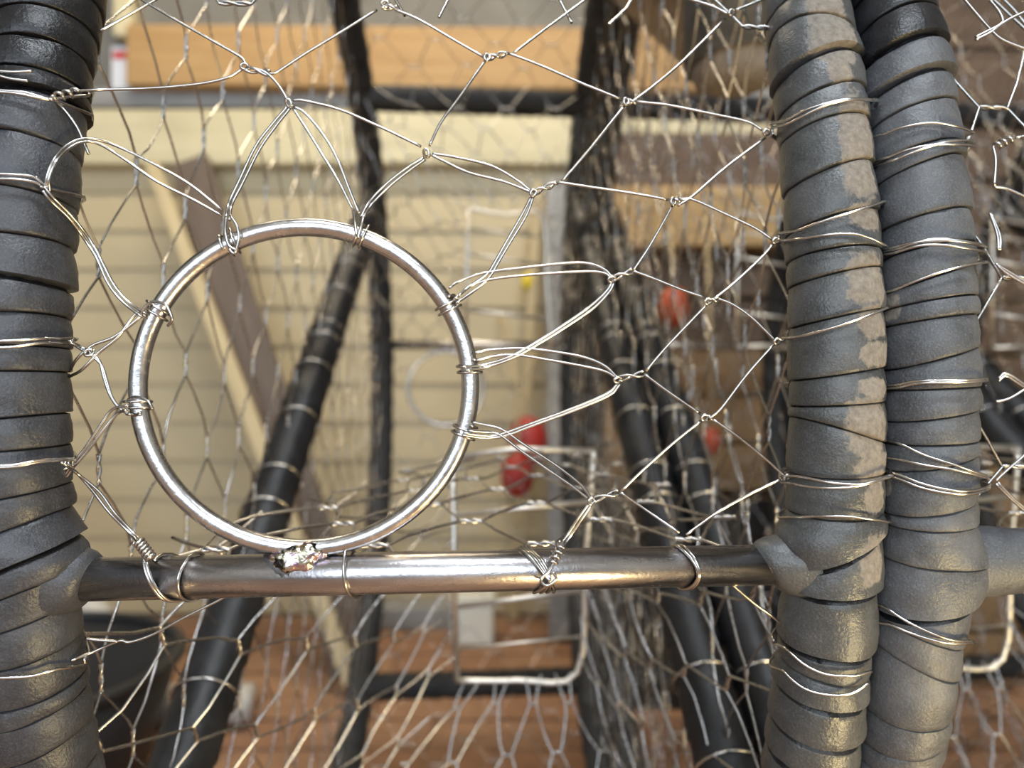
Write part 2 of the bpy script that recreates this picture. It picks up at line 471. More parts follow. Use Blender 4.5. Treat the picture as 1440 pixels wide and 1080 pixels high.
def base_of(k): return Vector((CL.x, CL.y, 0))+A_*.5+PITCH*k+Vector((0,0,H-.004-R-RH))
def put(name, me, parent, a, k, label=None, kind=None):
    """mesh written at left hoop of pot 0, shifted across by a hoop spacings and k pots"""
    o = link(name, me, parent, label, kind); offs(o, parent); o.location += A_*a+PITCH*k; return o

def build_pot(k, label, near_left, near_right):
    pot = thing('crab_pot', label, 'crab pot', base_of(k), 'crab pots standing on edge in a row')
    hl = put('hoop', ME_hoop_near if near_left else ME_hoop, pot, 0, k)
    hr = put('hoop', ME_hoop_near if near_right else ME_hoop, pot, 1, k)
    for d, me in ME_bars.items(): put('crossbar', me, pot, 0, k)
    put('crossbar', ME_farbar, pot, 0, k, 'bare steel rod'); nb = put('crossbar', ME_nearbar, pot, 0, k, 'bare steel bar')
    for a in (0, 1):
        s = put('disc_strut', ME_strut, pot, a, k, 'strut bound in black tape'); [put('wire_turn', me, s, a, k) for me in ME_strutwire]
        put('wire_mesh', ME_disc[a], pot, a, k, None, 'stuff')
    for me in ME_rims: put('wire_mesh', me, pot, 0, k, None, 'stuff')
    if k > 0: put('wire_mesh', ME_rim_b, pot, 0, k, None, 'stuff')
    for row in ME_tunnel:
        for me in row[:4]: put('tunnel_mesh', me, pot, 0, k, None, 'stuff')
        e = put('tunnel_eye', row[4], pot, 0, k); [put('gate_rod', me, e, 0, k) for me in row[5:]]
    put('escape_ring', ME_farring, pot, 0, k)
    return pot, hl, hr, nb

# ------------------------------------------------------------------ escape ring
def Ysurf(px, py):
    Y = .27
    for _ in range(6):
        X = (px-720)/FP*Y; Z = (540-py)/FP*Y
        a = (X+.168)/.289; Y = .262+.026*a+(R-math.sqrt(R*R-Z*Z))
    return Y
def S(px, py, off=0.0):           # point of the netting; off = metres towards the lens
    return P(px, py, Ysurf(px, py)-off)
RC = P(432, 545, .2735); RR = (241-12)/FP*.2735; RT = .0032
ex = A_.normalized(); ez = Vector((0,0,1))
def ringpt(deg, rr=None): g = math.radians(deg); return RC+(ex*math.cos(g)+ez*math.sin(g)*.985)*(rr or RR)
mb = MB(); mb.tube([ringpt(i*2.5) for i in range(144)], RT, 20, closed=True); ME_ring = mb.mesh('escape_ring', M_ring)
q0 = inv(RC)
mb = MB()
def rp2(deg):
    a, y, z = inv(ringpt(deg)); return L(a, -y, -z)
mb.tube([rp2(i*5) for i in range(72)], RT, 12, closed=True); ME_farring = mb.mesh('escape_ring', M_ring)

potA, hAl, hAr, barA = build_pot(0, 'crab pot with a bare steel escape ring welded to its front bar', True, True)
potB, hBl, hBr, barB = build_pot(1, 'crab pot whose dusty rubber hoop touches the muddy hoop of the pot beside it', True, False)
potC, hCl, hCr, barC = build_pot(2, 'crab pot standing last in the row, beyond the dusty hoop', False, False)
ringA = part('escape_ring', ME_ring, potA, 'polished steel ring')

# ------------------------------------------------------------------ rubber wrapping on the hoops that come close
def axis(a, k, ang): return F(a, ang)+PITCH*k
def ang_of(py, a, k):
    ang = 0
    for _ in range(8):
        c = axis(a, k, ang); Y = c.y-RH*.9
        z = (540-py)/FP*Y - (CL.z-H); ang = math.asin(max(-.95, min(.95, z/R)))
    return ang
def strips(hoop, a, k, seams, mts, mud=None, flare=None, seed=0):
    """seams: (py at the middle of the front, slope in px over the visible width, lip thickness)"""
    rd = random.Random(seed)
    for i in range(len(seams)-1):
        (y0, t0, th0), (y1, t1, th1) = seams[i], seams[i+1]
        n = 48; mb = MB(); vs = []; fs = []; mv = []
        lip = th1; gw = 3.6 if th0 < .0015 else 9.0         # width of the open seam above this strip
        for q in range(n+1):
            ph = 2*pi*q/n                                 # 0 faces the lens, quarter turn = right side
            sl = math.sin(ph)
            e0 = y0 - t0*.5*sl; e1 = y1 - t1*.5*sl           # upper edge tucks under the strip above
            ln = max(8.0, e1-e0)
            rows = [(e0-5, .0146), (e0+1, .0147), (e0+gw*.55, .0156), (e0+gw, None)]
            rows += [(e0+gw+(ln-gw-1.0)*x, None) for x in (.12, .25, .38, .52, .66, .80, .92, 1.0)]
            rows += [(e1+.6, -1), (e1+1.2, .0148)]
            m = len(rows)
            for py, r in rows:
                v = max(0, min(1, (py-e0)/ln))
                if r is None or r == -1:
                    lump = .0007*noise.noise((py*.02+seed*9, math.cos(ph)*1.2, math.sin(ph)*1.2+i))+.00035*noise.noise((py*.09, math.cos(ph)*4+seed, math.sin(ph)*4))
                    rr = .0164+lip*v+lump+.0006*math.sin(pi*v)
                    if flare:
                        fy, fs_, amp, fw = flare; rr += amp*math.exp(-((py-fy)/fw)**2)*max(0, math.sin(ph)*fs_)**1.5
                    if r == -1: rr -= lip*.35
                    r = rr
                elif flare:
                    fy, fs_, amp, fw = flare; r += amp*math.exp(-((py-fy)/fw)**2)*max(0, math.sin(ph)*fs_)**1.5
                g = ang_of(py, a, k)
                c = axis(a, k, g); er = (F(0, g, R+1)-F(0, g, R)).normalized(); exx = A_.normalized()
                vs.append(c+(er*math.cos(ph)+exx*math.sin(ph))*r)
                mm = 0
                if mud:
                    for (my, mph, sy, sp) in mud:
                        dph = (ph-mph+.42+pi) % (2*pi)-pi
                        mm = max(mm, math.exp(-(((py-my)/sy)**2)**1.5-((dph/sp)**2)**1.5))
                mv.append(mm)
        for q in range(n):
            for j in range(m-1):
                o = q*m+j; fs.append((o, o+1, o+m+1, o+m))
        mb.add(vs, fs); me = mb.mesh('rubber_strip', mts[i] if isinstance(mts, list) else mts)
        if th0 > .0015:                                   # black under-layer shows in the open seam
            me.materials.append(M_tape)
            for q in range(n):
                for j in range(3): me.polygons[q*(m-1)+j].material_index = 1
        me.set_sharp_from_angle(angle=math.radians(42))
        at = me.attributes.new('mud', 'FLOAT', 'POINT'); at.data.foreach_set('value', mv)
        part('rubber_strip', me, hoop)
T1, T2 = .0010, .0024
left = [(-60,10,T1),(-20,12,T1),(20,14,T1),(62,10,T1),(104,8,T1),(131,14,T2),(190,-8,T1),(265,-10,T1),(332,4,T1),(386,-14,T2),(440,6,T1),(486,4,T1),(521,2,T1),(588,12,T1),(632,4,T1),(700,22,T1),(748,46,T1),(800,66,T2),(838,52,T1),(880,30,T1),(930,20,T1),(985,16,T1),(1012,26,T1),(1060,30,T1),(1110,20,T1),(1160,10,T1)]
strips(hAl, 0, 0, left, [M_tape]*5+[M_rub]*20, None, (800, 1, .0045, 34), 1)
rA = [(-60,30,T1),(-10,26,T1),(34,-10,T1),(80,30,T2),(128,30,T1),(170,22,T1),(236,36,T1),(302,30,T1),(350,12,T1),(382,24,T1),(442,26,T1),(523,20,T1),(567,8,T1),(606,-38,T1),(668,4,T1),(725,2,T1),(776,62,T2),(832,8,T2),(915,-4,T2),(950,-14,T1),(984,-8,T2),(1036,-10,T2),(1078,-10,T2),(1120,-10,T2),(1160,-10,T1)]
mudA = [(30,.35,60,.5),(72,.45,40,.65),(118,.45,16,.35),(200,.75,62,.55),(255,.7,38,.5),(312,.8,20,.5),(398,.75,42,.6),(455,.9,24,.5),(500,.9,20,.5),(545,.85,14,.5),(600,.7,44,.6),(655,.9,26,.6),(700,.9,20,.4),(780,.9,40,.4)]
strips(hAr, 1, 0, rA, M_rubA, mudA, (765, -1, .004, 26), 2)
rB = [(-60,10,T1),(-20,20,T1),(18,22,T1),(62,26,T2),(108,30,T2),(150,26,T1),(206,24,T1),(228,34,T1),(300,24,T1),(345,20,T1),(385,40,T1),(420,18,T1),(446,16,T1),(500,36,T1),(545,6,T1),(583,22,T1),(622,8,T1),(650,30,T1),(715,26,T1),(740,6,T1),(793,-4,T1),(858,20,T2),(896,-40,T1),(940,-46,T1),(1012,2,T1),(1050,16,T1),(1078,10,T1),(1120,0,T1),(1160,0,T1)]
mudB = [(430,-.9,22,.28),(690,-1.1,18,.3)]
strips(hBl, 0, 1, rB, [M_tape]*3+[M_rubB]*25, mudB, (805, 1, .007, 50), 3)

# rubber cones where the bars enter the hoops
def cone(parent, a, k, sgn, length, r1, tilt):
    g = math.radians(-8); c = F(a, g)+PITCH*k; d = A_.normalized()*sgn
    n, m = 28, 8; vs = []; fs = []
    for j in range(m+2):
        v = min(1, j/m)
        for q in range(n):
            ph = 2*pi*q/n; up = math.sin(ph); fr = math.cos(ph)
            r = .0140*(1-v)**.8+r1*v+.0006*noise.noise((v*4, up*2, fr*2))
            if j == m+1: r -= .0015
            s = (.009+(length-.001)*v)+tilt*up*v
            vs.append(c+d*s+Vector((0,0,1))*up*r+Vector((0,-1,0))*fr*r)
    for j in range(m+1):
        for q in range(n):
            fs.append((j*n+q, j*n+(q+1) % n, (j+1)*n+(q+1) % n, (j+1)*n+q))
    b = MB(); b.add(vs, fs); return part('rubber_cone', b.mesh('rubber_cone', {0:M_rub, 1:M_rubA}[int(a)] if k == 0 else M_rubB), parent)
cone(barA, 0, 0, 1, .0155, .0082, .002)
cone(barA, 1, 0, -1, .0185, .0078, .004)
cone(barB, 0, 1, 1, .044, .0100, .004)

# ------------------------------------------------------------------ traced wires of the near netting
WR = .00053
def wire(parent, pts, r=WR, name='mesh_wire', n=8, sub=6):
    b = MB(); b.tube(spline(pts, sub), r, n); return part(name, b.mesh(name, M_wire), parent)
def net_wire(pts, parent=None, off=0, r=WR):
    q = []
    for p in pts: q.append(S(p[0], p[1], off+(p[2] if len(p) > 2 else 0)))
    return wire(parent or potA, q, r)
def twist(p0, p1, turns=1.0, r=WR, rad=.0009, parent=None):
    p0, p1 = S(*p0), S(*p1); t = (p1-p0).normalized(); e1 = Vector((0,-1,0)); e1 = (e1-t*e1.dot(t)).normalized(); e2 = t.cross(e1)
    b = MB()
    for ph in (0.7, pi+.7):
        b.tube([p0.lerp(p1, q/10)+(e1*math.cos(ph+q/10*2*pi*turns)+e2*math.sin(ph+q/10*2*pi*turns))*rad for q in range(11)], r, 8)
    return part('wire_twist', b.mesh('wire_twist', M_wire), parent or potA)
def knot(px, py, ang=0, rad=.0012, turns=1.25, tall=1.1, parent=None, pt=None):
    """a small hooked loop of wire"""
    c = pt or S(px, py); b = MB(); g = math.radians(ang)
    e1 = ex*math.cos(g)+ez*math.sin(g); e2 = -ex*math.sin(g)+ez*math.cos(g); e3 = Vector((0,-1,0))
    pts = []
    for q in range(int(20*turns)):
        a = 2*pi*q/20; pts.append(c+e1*math.cos(a)*rad*tall+e2*math.sin(a)*rad*.8+e3*(.0009*math.sin(a*.5+.6)+.0004))
    b.tube(pts, WR, 8); return part('wire_knot', b.mesh('wire_knot', M_wire), parent or potA)

W_ = [
 [(190,-6),(240,24),(300,58),(338,80),(345,90)],
 [(140,44),(180,22),(225,-4)],
 [(104,128,.006),(150,126),(215,124),(280,118),(320,109),(341,97)],
 [(350,95),(372,101),(390,118),(404,140)],
 [(378,103),(390,101),(430,75),(480,45),(530,14)],
 [(412,141),(430,142),(480,155),(540,181),(592,206)],
 [(404,150),(385,172),(360,205),(336,255),(322,285),(318,305,.003)],
 [(408,152),(388,177),(365,210),(341,258),(326,288),(323,310,.003)],
 [(414,150),(430,160),(455,190),(475,225),(492,268),(505,300)],
 [(412,152),(430,180),(455,220),(478,258),(497,296)],
 [(555,13),(590,28),(640,57),(680,80)],
 [(682,86),(672,100),(645,138),(620,172),(604,205)],
 [(713,74),(760,92),(820,118),(872,139)],
 [(722,75),(760,46),(822,0),(835,-10)],
 [(896,143),(940,148),(1000,160),(1050,171),(1072,183)],
 [(884,147),(920,120),(960,86),(1020,26)],
 [(1035,14),(1060,4),(1090,-8)],
 [(960,-4),(1000,8),(1024,20)],
 [(878,149),(855,178),(825,215),(790,255)],
 [(784,256),(830,263),(890,272),(940,281)],
 [(957,280),(975,281),(1020,301),(1060,320),(1086,337)],
 [(953,289),(975,275),(1020,236),(1076,194)],
 [(945,290),(934,310),(912,348),(890,381)],
 [(608,216),(640,221),(690,233),(725,252),(747,269)],
 [(607,218),(625,227),(660,243),(710,256),(748,271)],
 [(596,221),(575,234),(545,257),(520,283),(508,305,.003)],
 [(598,224),(578,238),(550,260),(524,286),(511,305,.004)],
 [(747,276),(735,300),(712,340),(695,370),(685,385),(660,403),(640,420,.004)],
 [(750,276),(740,303),(716,343),(700,370),(688,390),(668,408),(642,426,.004)],
 [(632,405,.002),(645,396),(680,384),(740,376),(800,370),(830,371),(852,380),(862,393)],
 [(645,416,.003),(660,403),(690,393),(740,387),(800,383),(835,382),(852,385),(858,391)],
 [(860,397),(852,410),(828,432),(790,458),(750,483),(715,502),(680,513),(650,516,.004)],
 [(863,398),(857,410),(835,433),(797,459),(755,485),(720,504),(685,516),(655,521,.004)],
 [(668,496,.001),(690,492),(735,490),(775,494),(820,502),(850,514),(869,532)],
 [(670,507,.001),(695,501),(725,499),(770,506),(820,515),(850,522),(866,531)],
 [(868,540),(858,550),(835,562),(790,580),(740,598),(712,608),(690,613),(652,609,.004)],
 [(872,540),(862,552),(840,564),(795,582),(745,600),(716,611),(690,616),(650,612,.004)],
 [(665,594,.001),(685,598),(708,605),(735,624),(780,653),(815,680),(831,700)],
 [(660,606,.003),(690,608),(705,613),(730,632),(770,660),(805,684),(829,703)],
 [(890,381),(920,392),(960,408),(990,418)],
 [(1003,421),(1030,400),(1070,363),(1087,343)],
 [(994,428),(970,453),(935,490),(908,522)],
 [(1010,420),(1030,428),(1055,445),(1075,464),(1091,480)],
 [(906,526),(940,551),(985,582)],
 [(998,588),(1015,573),(1050,527),(1089,483)],
 [(987,591),(950,620),(905,660),(873,691)],
 [(1003,590),(1035,612),(1075,644),(1104,670)],
 [(828,708),(815,726),(795,757),(788,770,.006),(782,782,.009)],
 [(831,710),(818,730),(798,760),(790,772,.006),(784,784,.009)],
 [(872,692),(910,718),(955,749,.006)],
 [(1098,674),(1060,692),(1010,720),(965,752,.006)],
 # left of the ring
 [(76,140,.010),(92,156,.008),(108,178,.006),(118,200,.004),(125,217,.003)],
 [(66,268,.012),(66,250,.014),(75,226,.014),(92,206,.010),(112,196,.007),(135,196,.004),(170,208),(215,230),(265,258),(313,296)],
 [(70,270,.012),(69,252,.014),(78,229,.014),(95,210,.010),(115,200,.007),(138,202,.004),(175,224),(220,255),(270,280),(312,303)],
 [(62,262,.014),(75,278,.012),(100,303,.006),(125,335),(142,365),(160,400),(180,424),(205,441,.002)],
 [(60,268,.014),(72,283,.012),(98,308,.006),(120,338),(137,365),(152,398),(172,424),(200,446,.002)],
 [(197,437),(185,448),(165,475),(140,495),(115,520),(97,530,-.004)],
 [(200,440),(190,452),(160,474),(130,486),(108,505),(98,522,-.004)],
 [(98,479,.006),(112,487),(127,496),(140,508),(146,530),(155,556),(168,574),(185,582),(198,583,.003)],
 [(100,482,.006),(114,491),(129,500),(143,514),(150,535),(158,560),(172,577),(188,584),(198,580,.003)],
 [(180,570,.002),(158,576),(140,600),(120,630),(100,655),(90,670)],
 [(178,577,.002),(165,582),(145,605),(125,632),(105,655),(92,672)],
 [(86,650,.008),(105,662,.002),(130,690),(155,722),(185,752),(205,775,.010)],
 [(90,652,.008),(110,667,.002),(140,692),(162,722),(190,752),(209,775,.010)],
 # below the bar
 [(1020,797),(1024,812),(1030,822),(1060,848),(1085,866),(1107,884)],
]
for pts in W_: net_wire(pts)
for p0, p1, t in (((683,82),(714,75),1.0),((750,271),(783,257),1.0),((861,392),(890,381),.7),((869,533),(906,525),.7),((833,703),(870,692),.7),((345,97),(380,103),.8),((537,9),(558,11),.6),((992,587),(1003,588),.7),((879,144),(896,143),.7),((944,284),(958,281),.7),((994,424),(1010,421),.7)):
    twist(p0, p1, t)
for px, py, an in ((345,95,0),(407,146,-60),(542,7,0),(685,82,80),(600,216,-70),(750,272,60),(880,144,80),(946,284,80),(860,393,20),(868,534,15),(831,704,60),(995,424,30),(990,587,30),(1028,19,40),(1077,187,20),(1090,339,20),(1092,480,20),(1106,671,30),(68,266,80),(127,496,40),(92,655,50)):
    knot(px, py, an)

# ties on the escape ring: turns of wire round the ring's rod
def ring_tie(deg, turns, n=2, spread=.0022, label=None):
    g = math.radians(deg); c0 = ringpt(deg); t = (ringpt(deg+1)-ringpt(deg-1)).normalized(); er = (c0-RC).normalized(); ey = er.cross(t)
    b = MB(); pts = []; N = int(24*turns)
    for q in range(N):
        a = 2*pi*q/24+.4; rr = RT+WR*1.1+ (0.0005 if q in (0, N-1) else 0)
        cc = c0+t*(spread*(q/24-turns/2))
        pts.append(cc+(er*math.cos(a)*1.12+ey*math.sin(a))*rr)
    b.tube(pts, WR, 8); part('tie_wire', b.mesh('tie_wire', M_wire), ringA)
for px, py, tr in ((325,338,2.3),(506,326,1.8),(630,425,2.2),(660,515,2.2),(653,607,2.2),(231,442,2.2),(205,572,2.2)):
    d = math.degrees(math.atan2(-(py-545), px-432)); ring_tie(d, tr)
# standing loops beside the ring
for pts in ([(318,305,.003),(317,325,.004),(322,345,.004),(333,352,.004)], [(324,303,.004),(333,318,.005),(336,335,.005),(330,356,.004),(322,350,.004)],
            [(497,296),(499,312,.003),(501,330,.005)], [(198,440,.002),(212,425,.003),(232,428,.005),(242,448,.005),(236,458,.003)],
            [(180,562,.001),(192,558,.003),(208,564,.005),(214,575,.005)], [(511,305,.004),(508,318,.005),(503,335,.005)]):
    net_wire(pts, ringA).name = 'tie_wire'

# ties on the bar
gb = math.radians(-8); B0, B1 = F(0, gb), F(1, gb); bd = (B1-B0).normalized()
def barpt(px, ph, rr=.0083):
    best = None; lo, hi = 0.0, 1.0
    for _ in range(30):
        m = (lo+hi)/2; c = B0.lerp(B1, m)
        if 720+c.x/c.y*FP < px: lo = m
        else: hi = m
    c = B0.lerp(B1, (lo+hi)/2); up = Vector((0,0,1)); fr = up.cross(bd).normalized()*-1
    if fr.y > 0: fr = -fr
    return c+(fr*math.cos(ph)+up*math.sin(ph))*rr
def bar_wire(seq, r=WR*1.15, name='tie_wire'):
    return wire(barA, [barpt(px, math.radians(d), .0075+WR*1.1+(e[0] if e else 0)) for px, d, *e in seq], r, name, 8, 8)
bar_wire([(206,78,.004),(214,40,.001),(224,0),(238,-50),(258,-95),(275,-140),(285,180),(280,120),(270,75),(262,20),(262,-30),(268,-80),(280,-120),(270,-180),(240,-240),(225,-280)])
bar_wire([(208,74,.004),(219,36,.001),(229,-4),(243,-54),(261,-97),(275,-140),(262,-200),(232,-260),(222,-300)])
bar_wire([(489,80,.003),(487,55,.001),(487,20),(490,-20),(497,-60),(506,-95),(512,-150),(505,-200),(495,-250),(489,-280,.003)])
for s in range(4):
    bar_wire([(730+s*5,95),(738+s*4,60),(750+s*3,30,.0006*s),(762+s*2,0,.0014),(768,-12,.002),(758+s*6,-40,.0005),(750+s*9,-75),(752+s*8,-110),(750+s*5,-180),(736+s*4,-240),(730+s*5,-265)])
bar_wire([(783,60,.0014),(778,40,.0012),(768,12,.0018),(756,-6,.002),(764,-18,.0025),(776,-6,.002),(772,8,.002)])
for s in range(2):
    bar_wire([(948+s*10,120),(952+s*8,75),(965+s*4,30),(972+s*2,-10),(966+s*4,-50),(956+s*8,-95),(945+s*6,-160),(944+s*8,-220)])
def coil(p0, p1, turns, rad, parent, r=WR):
    t = (p1-p0).normalized(); e1 = t.orthogonal().normalized(); e2 = t.cross(e1); N = int(turns*14)
    b = MB(); b.tube([p0.lerp(p1, q/N)+(e1*math.cos(2*pi*q/14)+e2*math.sin(2*pi*q/14))*rad for q in range(N+1)], r, 8)
    return part('wire_coil', b.mesh('wire_coil', M_wire), parent)
coil(S(194,760,.008), S(213,785,.011), 6, .0016, potA)
coil(S(791,764,.006), S(777,792,.010), 4, .0014, potA)
coil(P(72,138,.242), P(108,129,.248), 3.2, .0012, potA)

# weld where the ring meets the bar
b = MB(); n1, n2 = 40, 24; vs = []; fs = []
wc = barpt(420, math.radians(58), .0071); wu = Vector((0,0,1)); wf = Vector((0,-1,0))
for i in range(n1+1):
    th = pi*i/n1
    for q in range(n2):
        ph = 2*pi*q/n2
        d = Vector((math.cos(th), math.sin(th)*math.cos(ph), math.sin(th)*math.sin(ph)))
        k = 1+.26*noise.noise(d*2.1)+.13*noise.noise(d*6)+.05*noise.noise(d*14)
        vs.append(wc+(bd*d.x*.0095+wf*d.y*.0040+(wu*d.z)*.0062)*k+wu*d.x*.0014)
for i in range(n1):
    for q in range(n2): fs.append((i*n2+q, i*n2+(q+1) % n2, (i+1)*n2+(q+1) % n2, (i+1)*n2+q))
b.add(vs, fs); part('weld_bead', b.mesh('weld_bead', M_weld), barA, 'lumpy weld bead with rainbow heat colours')
b = MB(); vs = []; fs = []                     # scorched skirt lying on the bar
for i in range(41):
    for q in range(9):
        px = 370+98*i/40; e = math.sin(pi*i/40)**.5
        ph = math.radians(95-(95+8*noise.noise((i*.35, 3, 0))*2-8)*e*q/8*1.05*(1 if i < 18 else .8))
        vs.append(barpt(px, ph, .0079+.0002*noise.noise((i*.8, q*.9, 1)) if q < 8 and 0 < i < 40 else .0074))
for i in range(40):
    for q in range(8): fs.append((i*9+q, i*9+q+1, (i+1)*9+q+1, (i+1)*9+q))
b.add(vs, fs); part('scorch_skirt', b.mesh('scorch_skirt', M_scorch), barA, 'dark scorched weld edge')

# turns of wire round the rubber hoops
def hoop_wire(hoop, a, k, seq, r=WR, ends=True):
    pts = []
    def q(px, py, lift=.0017):
        g = ang_of(py, a, k); c = axis(a, k, g); X = (px-720)/FP*(c.y-RH*.7); d = X-c.x; rr = RH+lift
        for _ in range(4):
            dd = max(-rr, min(rr, d)); Y = c.y-math.sqrt(rr*rr-dd*dd); d = (px-720)/FP*Y-c.x
        d = max(-rr, min(rr, d)); Y = c.y-math.sqrt(max(0, rr*rr-d*d))
        return Vector((c.x+d, Y, H-(py-540)/FP*Y)), c, d
    for s in spline([Vector((x[0], x[1], 0)) for x in seq], 4):
        p, c, d = q(s.x, s.y); pts.append(p)
    if ends:
        for idx in (0, -1):
            p, c, d = q(*seq[idx][:2])
            if abs(d) > .0135:
                sg = 1 if d > 0 else -1
                e = [Vector((c.x+sg*(RH+.001), c.y+.004, p.z+.001)), Vector((c.x+sg*RH*.6, c.y+RH*.9, p.z+.002))]
                if idx == 0: pts = e[::-1]+pts
                else: pts = pts+e
    return wire(hoop, pts, r, 'wire_turn', 8, 2)
for seq in ([(-20,124),(0,127),(35,130),(70,139),(95,134),(106,129)], [(-20,128),(20,131),(60,139),(74,141)], [(-20,98),(15,101),(46,100)], [(-20,100),(12,110),(40,114)],
            [(-20,244),(10,245),(45,248),(58,256),(68,266)], [(-20,251),(20,252),(48,256),(62,264)],
            [(-20,480),(20,479),(60,476),(90,477),(99,480)], [(-20,489),(20,488),(60,482),(95,480)],
            [(-20,656),(20,654),(50,648),(72,645),(86,650)], [(-20,658),(22,656),(52,650),(75,647),(90,655)],
            [(-20,952),(10,953),(50,950),(85,938),(108,927)]):
    hoop_wire(hAl, 0, 0, seq)
net_wire([(100,929,.006),(135,915),(168,901),(182,903),(215,892),(260,868),(300,848),(318,838)])
net_wire([(120,898),(140,900),(165,902)])
for seq in ([(1080,186),(1100,174),(1130,156),(1160,146),(1195,139),(1235,141)], [(1084,190),(1106,176),(1135,160),(1165,147),(1200,140),(1236,143)],
            [(1092,337),(1120,325),(1160,310),(1205,296),(1245,283)], [(1094,341),(1125,336),(1165,330),(1200,329),(1225,335),(1246,346)],
            [(1095,479),(1130,472),(1180,458),(1220,444),(1250,432)],
            [(1108,669),(1130,671),(1170,679),(1210,681),(1235,675),(1254,667)], [(1107,674),(1125,682),(1160,686),(1205,684),(1254,669)],
            [(1100,729),(1150,726),(1200,727),(1253,734)],
            [(1099,900),(1112,918),(1135,937),(1165,949),(1200,950),(1226,944)], [(1100,938),(1115,957),(1140,972),(1175,978),(1200,974),(1222,960)]):
    hoop_wire(hAr, 1, 0, seq)
for seq in ([(1238,192),(1265,180),(1310,173),(1350,179),(1385,195),(1400,206)], [(1244,224),(1275,211),(1320,203),(1370,205),(1402,210)], [(1250,228),(1290,212),(1330,200),(1365,198),(1400,206)],
            [(1246,352),(1280,342),(1320,338),(1360,341),(1395,350)], [(1246,360),(1290,346),(1330,345),(1365,350),(1396,357)], [(1246,356),(1300,338),(1340,337),(1396,347)],
            [(1248,414),(1280,398),(1325,382),(1370,371),(1404,367)],
            [(1254,543),(1290,536),(1340,535),(1404,532)], [(1255,547),(1292,539),(1342,538),(1404,534)],
            [(1262,622),(1300,640),(1350,656),(1404,676)], [(1258,644),(1300,654),(1350,662),(1404,677)], [(1258,664),(1290,678),(1330,688),(1370,690),(1402,679)], [(1258,670),(1290,684),(1330,693),(1370,694),(1402,682)],
            [(1240,846),(1262,866),(1300,886),(1340,900),(1378,902)], [(1242,874),(1280,890),(1320,902),(1350,905),(1378,903)]):
    hoop_wire(hBl, 0, 1, seq)
def SB(px, py, off=0): 
    Y = .291; return P(px, py, Y-off)
for pts in ([(1352,-6),(1372,18),(1395,44),(1412,57),(1445,70)], [(1392,0),(1406,18),(1409,32),(1392,42),(1372,52)], [(1372,56),(1392,46),(1408,34),(1425,24),(1445,15)],
            [(1396,205),(1400,225),(1398,262)], [(1398,263),(1415,265),(1445,278)], [(1392,300),(1402,330),(1404,352)], [(1394,302),(1406,332),(1406,352)],
            [(1400,371),(1415,380),(1445,398)], [(1403,374),(1415,384),(1445,402)], [(1404,532),(1413,525),(1425,530),(1445,544)], [(1404,536),(1414,529),(1424,534),(1445,548)], [(1400,565),(1420,560),(1445,545)],
            [(1400,676),(1415,662),(1445,636)], [(1400,680),(1420,700),(1445,722)], [(1403,678),(1424,700),(1445,718)], [(1428,194),(1445,190)]):
    wire(potB, [SB(*p) for p in pts])
coil(SB(1400,206), SB(1424,194), 3, .0013, potB)

# ------------------------------------------------------------------ runners that carry the pots
zb = H-.004-R-RH
for y, lab in ((.57, 'front timber runner under the row of crab pots'), (.89, 'rear timber runner under the row of crab pots')):
    dz = .0165 if y < .7 else .003
    board('timber_runner', -.45, 1.35, y-.04, y+.04, 0, zb+dz-.003, M_brown, lab, 'timber')

# ------------------------------------------------------------------ things further back
def along(name, p0, p1, wd, th, mt, label, cat):
    p0, p1 = Vector(p0), Vector(p1); d = p1-p0; ln = d.length
    b = MB(); b.box(-wd/2, wd/2, -th/2, th/2, 0, ln); o = link(name, b.mesh(name, mt, False)); o.location = p0
    o.rotation_mode = 'QUATERNION'; z = d.normalized(); x = (Vector((1,0,0))-z*z.x).normalized(); y = z.cross(x)
    from mathutils import Matrix
    o.rotation_quaternion = Matrix((x, y, z)).transposed().to_quaternion()
    bevel(o, .004); return tag(o, label, cat)
along('leaning_plank', (xx(499, 1.46), 1.46, .014), (xx(268, 1.80), 1.80, zz(228, 1.80)), .085, .03, M_brownz, 'dark brown plank leaning against the cream siding', 'plank')
along('leaning_batten', (xx(500, 1.35), 1.35, .014), (xx(214, 1.765), 1.765, zz(232, 1.765)), .030, .025, M_tanz, 'narrow pale batten leaning beside the dark brown plank', 'batten')
along('wood_lath', (xx(722, 1.78), 1.785, .006), (xx(757, 1.80), 1.80, zz(255, 1.79)), .022, .012, M_tanz, 'thin pale lath leaning upright against the siding', 'lath')
along('wood_lath', (xx(788, 1.60), 1.64, .008), (xx(782, 1.79), 1.80, zz(250, 1.79)), .045, .02, M_grey, 'wide grey lath leaning upright against the siding', 'lath')

# hose loop and black tub behind the left hoop
b = MB()
pts = spline([P(-260, 420, 1.62), P(-130, 560, 1.55), P(-10, 700, 1.48), P(95, 820, 1.40), P(165, 915, 1.32), P(225, 985, 1.27), Vector((-.52, 1.24, .036)), Vector((-.42, 1.25, .033))], 8)
b.tube(pts, .031, 16)
tag(link('grey_hose', b.mesh('grey_hose', M_hose)), 'thick pale grey hose sloping down to the brick floor behind the pots', 'hose')
t = thing('black_tub', 'black plastic tub on the brick floor behind the left hoop', 'tub', (-.69, 1.04, 0))
b = MB(); n = 40; vs = []; fs = []
prof = [(.001,.004),(.17,.004),(.18,.012),(.225,.17),(.221,.17),(.174,.016),(.001,.012)]
for r, z in prof:
    for q in range(n): vs.append((-.69+r*math.cos(2*pi*q/n), 1.04+r*math.sin(2*pi*q/n), z))
for i in range(len(prof)-1):
    for q in range(n): fs.append((i*n+q, i*n+(q+1) % n, (i+1)*n+(q+1) % n, (i+1)*n+q))
b.add(vs, fs); part('body', b.mesh('body', M_black), t)
